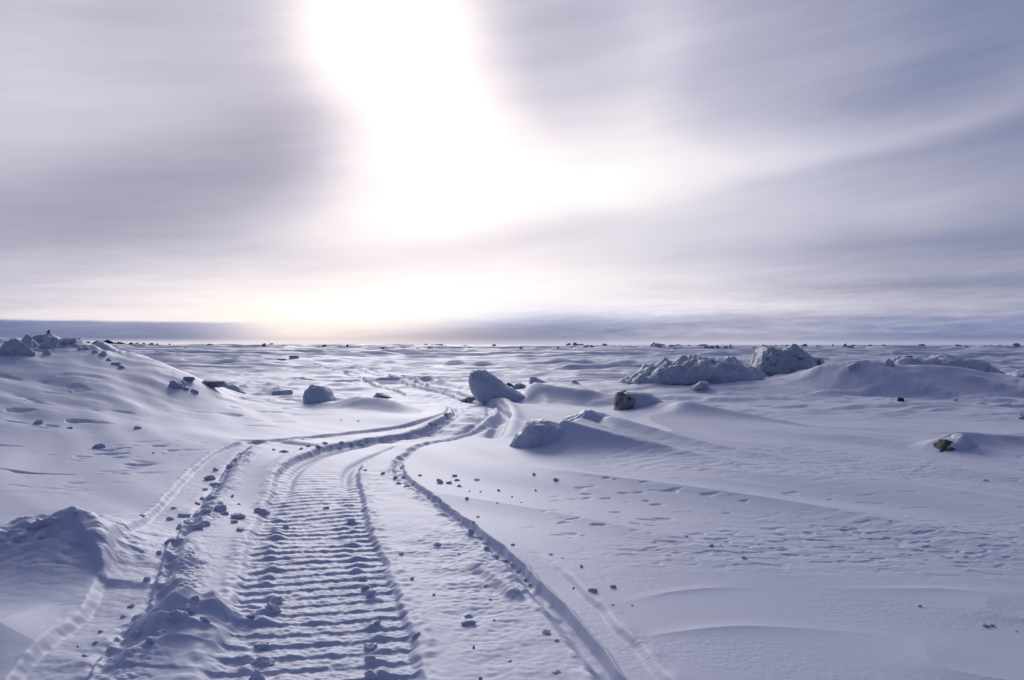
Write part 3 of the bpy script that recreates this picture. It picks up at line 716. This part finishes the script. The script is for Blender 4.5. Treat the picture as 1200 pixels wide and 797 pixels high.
far_c = [(420, 494, 5), (400, 493, 4), (381, 522, 3), (160, 503, 16), (45, 497, 14), (82, 502, 8), (115, 526, 18), (180, 531, 5), (1155, 565, 10), (1078, 713, 8), (1155, 735, 10), (1163, 737, 8), (1190, 741, 8), (834, 641, 8), (844, 641, 4), (873, 656, 8), (804, 630, 8), (762, 463, 6), (1036, 467, 3), (1120, 469, 6), (793, 485, 5)]
clods([(a, b) for a, b, c in far_c], [c * .6 for a, b, c in far_c], 'lone crust fragment poking from the open wind-scoured snow', 'crust fragments on the open snow')

# ------------------------------------------------------------------ sky
AZ0 = math.atan((455 - 600) / F); EL0 = math.atan((HZ - 55) / math.hypot(F, 145))
w = bpy.data.worlds.new('World'); scene.world = w; w.use_nodes = True
N, L = w.node_tree.nodes, w.node_tree.links
N.clear()
class E:
    def __init__(s, o): s.o = o
    def _b(s, op, t, rev=False):
        n = N.new('ShaderNodeMath'); n.operation = op
        a, b = (t, s) if rev else (s, t)
        for i, x in enumerate((a, b)):
            if isinstance(x, E): L.new(x.o, n.inputs[i])
            else: n.inputs[i].default_value = float(x)
        return E(n.outputs[0])
    def __add__(s, t): return s._b('ADD', t)
    __radd__ = __add__
    def __sub__(s, t): return s._b('SUBTRACT', t)
    def __rsub__(s, t): return s._b('SUBTRACT', t, True)
    def __mul__(s, t): return s._b('MULTIPLY', t)
    __rmul__ = __mul__
    def __truediv__(s, t): return s._b('DIVIDE', t)
    def pow(s, t): return s._b('POWER', t)
    def rpow(s, t): return s._b('POWER', t, True)
    def max(s, t): return s._b('MAXIMUM', t)
    def min(s, t): return s._b('MINIMUM', t)
    def fn(s, op):
        n = N.new('ShaderNodeMath'); n.operation = op; L.new(s.o, n.inputs[0]); return E(n.outputs[0])
    def sstep(s, a, b):
        n = N.new('ShaderNodeMapRange'); n.interpolation_type = 'SMOOTHSTEP'
        L.new(s.o, n.inputs['Value']); n.inputs['From Min'].default_value = a; n.inputs['From Max'].default_value = b
        return E(n.outputs['Result'])
def at2(y, x):
    return y._b('ARCTAN2', x)
def comb(x, y, z=0.):
    n = N.new('ShaderNodeCombineXYZ')
    for i, q in enumerate((x, y, z)):
        if isinstance(q, E): L.new(q.o, n.inputs[i])
        else: n.inputs[i].default_value = q
    return n.outputs[0]
def tex(vec, scale, detail=3, rough=.5):
    n = N.new('ShaderNodeTexNoise'); n.inputs['Scale'].default_value = scale; n.inputs['Detail'].default_value = detail; n.inputs['Roughness'].default_value = rough
    L.new(vec, n.inputs['Vector']); return E(n.outputs['Fac']) - .5
tc = N.new('ShaderNodeTexCoord')
sp = N.new('ShaderNodeSeparateXYZ'); L.new(tc.outputs['Generated'], sp.inputs[0])
dx, dy, dz = (E(sp.outputs[i]) for i in range(3))
DEG = 180 / math.pi
AZ = at2(dx, dy) * DEG
EL = dz.fn('ARCSINE') * DEG
def ae(u, v):
    return math.degrees(math.atan((u - 600) / F)), math.degrees(math.atan((HZ - v) / math.hypot(F, u - 600)))
PXD = 1 / 15.0      # degrees per photo pixel, about
wa = tex(comb(AZ * .05, EL * .09), 1.0, 3) ; wb = tex(comb(AZ * .05 + 9., EL * .12), 1.0, 3)
elow = EL.sstep(-1, 9)
A = AZ + wa * (10.0 * 1) * elow
B_ = EL + wb * 5.0 * elow
def blob(u, v, su, sv, amp, slope=0., power=1., warp=True):
    a0, e0 = ae(u, v)
    x, y = (A, B_) if warp else (AZ, EL)
    X = (x - a0) ; Y = (y - e0)
    c, s = math.cos(math.atan(slope)), math.sin(math.atan(slope))
    p = (X * (c / (su * PXD)) + Y * (s / (su * PXD))); q = (Y * (c / (sv * PXD)) - X * (s / (sv * PXD)))
    r2 = p * p + q * q
    if power != 1: r2 = r2.pow(power)
    return (r2 * -.5).rpow(math.e) * amp
sx, sy, sz = math.sin(AZ0) * math.cos(EL0), math.cos(AZ0) * math.cos(EL0), math.sin(EL0)
GAM = ((dx * sx + dy * sy + dz * sz).min(.9999).max(-.9999)).fn('ARCCOSINE') * DEG     # angle from the sun
Bv = .31 + (1 - GAM.sstep(22, 92)) * .41
blobs = [
    # sun behind thin cloud and the white veil hanging below it
    (453, 34, 50, 45, 1.1, 0, 1.0, False), (480, 120, 220, 150, .095, 0, 1, True), (505, 122, 50, 46, .24, 0, 1, True), (520, 195, 72, 56, .29, 0, 1, True), (620, 200, 140, 42, .27, .04, 1, True), (455, 262, 60, 24, .16, .1, 1, True),
    (780, 185, 90, 22, .11, .12, 1, True), (960, 158, 240, 15, .08, .17, 1, True), (1090, 135, 160, 8, .05, .2, 1, True),
    # bright low sky under the sun, warm
    (250, 342, 260, 22, .13, 0, 1, True), (430, 345, 150, 22, .11, .03, 1, True), (600, 345, 150, 20, .13, 0, 1, True), (450, 368, 170, 11, .19, 0, 1, False), (860, 360, 180, 9, .10, 0, 1, False), (345, 385, 65, 12, .12, 0, 1, False), (720, 320, 160, 25, .06, 0, 1, True),
    # dark cloud bands
    (200, 230, 210, 46, -.11, .30, 1, True), (335, 160, 85, 40, -.10, .25, 1.2, True), (300, 60, 150, 50, -.04, .1, 1, True), (40, 290, 120, 40, -.06, .05, 1, True),
    (570, 285, 150, 16, -.055, .2, 1, True), (1050, 288, 190, 14, -.07, .05, 1, True), (1120, 335, 150, 7, -.07, .0, 1, True), (900, 250, 190, 34, .08, .08, 1, True), (980, 90, 120, 40, .05, .1, 1, True),
    (1150, 20, 230, 75, -.14, .1, 1, True), (1000, 120, 150, 35, -.06, .15, 1, True), (640, 40, 60, 60, -.04, 0, 1, True), (1180, 210, 130, 40, -.04, .1, 1, True),
    (755, 95, 34, 75, .09, -.2, 1, True), (15, 120, 60, 140, .07, 0, 1, True),
    # low blue-grey bank over the horizon
    (650, 380, 80, 15, -.24, 0, 1, False), (1150, 388, 120, 11, -.09, 0, 1, False), (560, 392, 60, 7, -.05, 0, 1, False), (850, 378, 120, 5, -.08, .03, 1, False), (900, 397, 300, 4, -.05, 0, 1, False),
]
for b in blobs: Bv = Bv + blob(*b)
# hard-topped dark band low on the left
e1 = EL + tex(comb(AZ * .35, EL * .5), 1., 3) * .18
a_l = 1 - AZ.sstep(-24, -14.5)
band = e1.sstep(.05, .5) * (1 - e1.sstep(1.40, 1.58)) * a_l
Bv = Bv - band * .26 + (e1.sstep(1.5, 1.65) * (1 - e1.sstep(1.7, 2.6)) * a_l * .10)
# streaks: long and flat, finer towards the horizon
st1 = tex(comb(AZ * .045 - EL * .10, EL * .42 - AZ * .035), 1., 4, .55)
st2 = tex(comb(AZ * .16, EL * 1.9 - AZ * .03), 1., 4, .6)
st4 = tex(comb(AZ * .22 - EL * .3, EL * 1.5 - AZ * .26, 3.), 1., 5, .6)
st5 = tex(comb(AZ * .45, EL * 3.6 - AZ * .12, 5.), 1., 4, .6)
st3 = tex(comb(AZ * .03, EL * .13 - AZ * .03 + 4.), 1., 3, .5)
Bv = Bv + st1 * .12 + st2 * ((1 - EL.sstep(1.5, 9)) * .20 * EL.sstep(.1, 1.0)) + st3 * .10 + st4 * .035 + st5 * (1 - EL.sstep(.4, 5.5)) * EL.sstep(.1, .8) * AZ.sstep(-2, 8) * .26 + (1 - EL.sstep(.1, .5)) * .08
ramp = N.new('ShaderNodeValToRGB'); cr = ramp.color_ramp
def lin(c): return tuple(((x / 255 + .055) / 1.055) ** 2.4 for x in c)
stops = [(.30, (62, 78, 118)), (.40, (86, 99, 138)), (.48, (110, 120, 156)), (.58, (142, 147, 176)), (.66, (170, 169, 191)), (.76, (197, 195, 214)), (.85, (221, 217, 229)), (.93, (240, 233, 241)), (1.0, (249, 243, 248)), (1.09, (255, 253, 254))]
stops = [(a * .85, b) for a, b in stops]
cr.elements[0].position = stops[0][0]; cr.elements[0].color = (*lin(stops[0][1]), 1)
cr.elements[1].position = stops[-1][0]; cr.elements[1].color = (*lin(stops[-1][1]), 1)
for p_, c_ in stops[1:-1]:
    e = cr.elements.new(p_); e.color = (*lin(c_), 1)
BS = Bv * .85; L.new(BS.o, ramp.inputs['Fac'])     # the ramp is stretched so that it ends just above 1
over = 1 + (Bv - 1.09).max(0.) * 2.4
warm = blob(400, 378, 120, 20, 1., 0, 1, False)
wm = N.new('ShaderNodeMix'); wm.data_type = 'RGBA'; wm.blend_type = 'MULTIPLY'
L.new(warm.min(1.).o, wm.inputs['Factor']); L.new(ramp.outputs['Color'], wm.inputs[6]); wm.inputs[7].default_value = (1.0, .955, .90, 1)
blue = (band * .9 + blob(650, 382, 95, 14, 1., 0, 1, False) + blob(1130, 388, 170, 13, .6, 0, 1, False) + blob(1190, 40, 200, 120, .12, 0, 1, False)).min(1.)
bm_ = N.new('ShaderNodeMix'); bm_.data_type = 'RGBA'; bm_.blend_type = 'MULTIPLY'
L.new(blue.o, bm_.inputs['Factor']); L.new(wm.outputs[2], bm_.inputs[6]); bm_.inputs[7].default_value = (.84, 1.0, 1.17, 1)
wm = bm_
mauve = blob(300, 150, 230, 110, .55, .2, 1, True).min(1.)
bm2 = N.new('ShaderNodeMix'); bm2.data_type = 'RGBA'; bm2.blend_type = 'MULTIPLY'
L.new(mauve.o, bm2.inputs['Factor']); L.new(wm.outputs[2], bm2.inputs[6]); bm2.inputs[7].default_value = (1.03, .965, .955, 1)
wm = bm2
vm = N.new('ShaderNodeVectorMath'); vm.operation = 'SCALE'
L.new(wm.outputs[2], vm.inputs[0]); L.new(over.o, vm.inputs['Scale'])
sky = N.new('ShaderNodeTexSky'); sky.sky_type = 'NISHITA'; sky.sun_disc = False
sky.sun_elevation = EL0; sky.sun_rotation = AZ0; sky.air_density = 1.; sky.dust_density = 1.; sky.altitude = 0
bg1 = N.new('ShaderNodeBackground'); bg1.inputs['Strength'].default_value = .07; L.new(sky.outputs[0], bg1.inputs['Color'])
bg2 = N.new('ShaderNodeBackground'); bg2.inputs['Strength'].default_value = 1.; L.new(vm.outputs[0], bg2.inputs['Color'])
mixs = N.new('ShaderNodeMixShader'); mixs.inputs[0].default_value = .95     # cloud cover over the clear sky
L.new(bg1.outputs[0], mixs.inputs[1]); L.new(bg2.outputs[0], mixs.inputs[2])
out = N.new('ShaderNodeOutputWorld'); L.new(mixs.outputs[0], out.inputs['Surface'])

# ------------------------------------------------------------------ sun
sl = bpy.data.lights.new('sun', 'SUN'); sl.energy = 1.62; sl.angle = math.radians(24); sl.color = (1., .97, .95)
so = bpy.data.objects.new('sun', sl); COL.objects.link(so)
from mathutils import Vector
sdir = Vector((math.sin(AZ0) * math.cos(EL0), math.cos(AZ0) * math.cos(EL0), math.sin(EL0)))
so.rotation_euler = sdir.to_track_quat('Z', 'Y').to_euler(); so.location = sdir * 50

# ------------------------------------------------------------------ camera
cam = bpy.data.cameras.new('camera'); cam.lens = 28; cam.sensor_width = 36; cam.clip_start = .05; cam.clip_end = 30000
cam.shift_y = (HZ - 398.5) / 1200
co = bpy.data.objects.new('camera', cam); COL.objects.link(co)
co.location = (0, 0, H); co.rotation_euler = (math.pi / 2, 0, 0)
scene.camera = co
vs = scene.view_settings
vs.view_transform = 'Standard'; vs.look = 'None'; vs.exposure = 0; vs.gamma = 1
scene.cycles.max_bounces = 6; scene.cycles.diffuse_bounces = 3
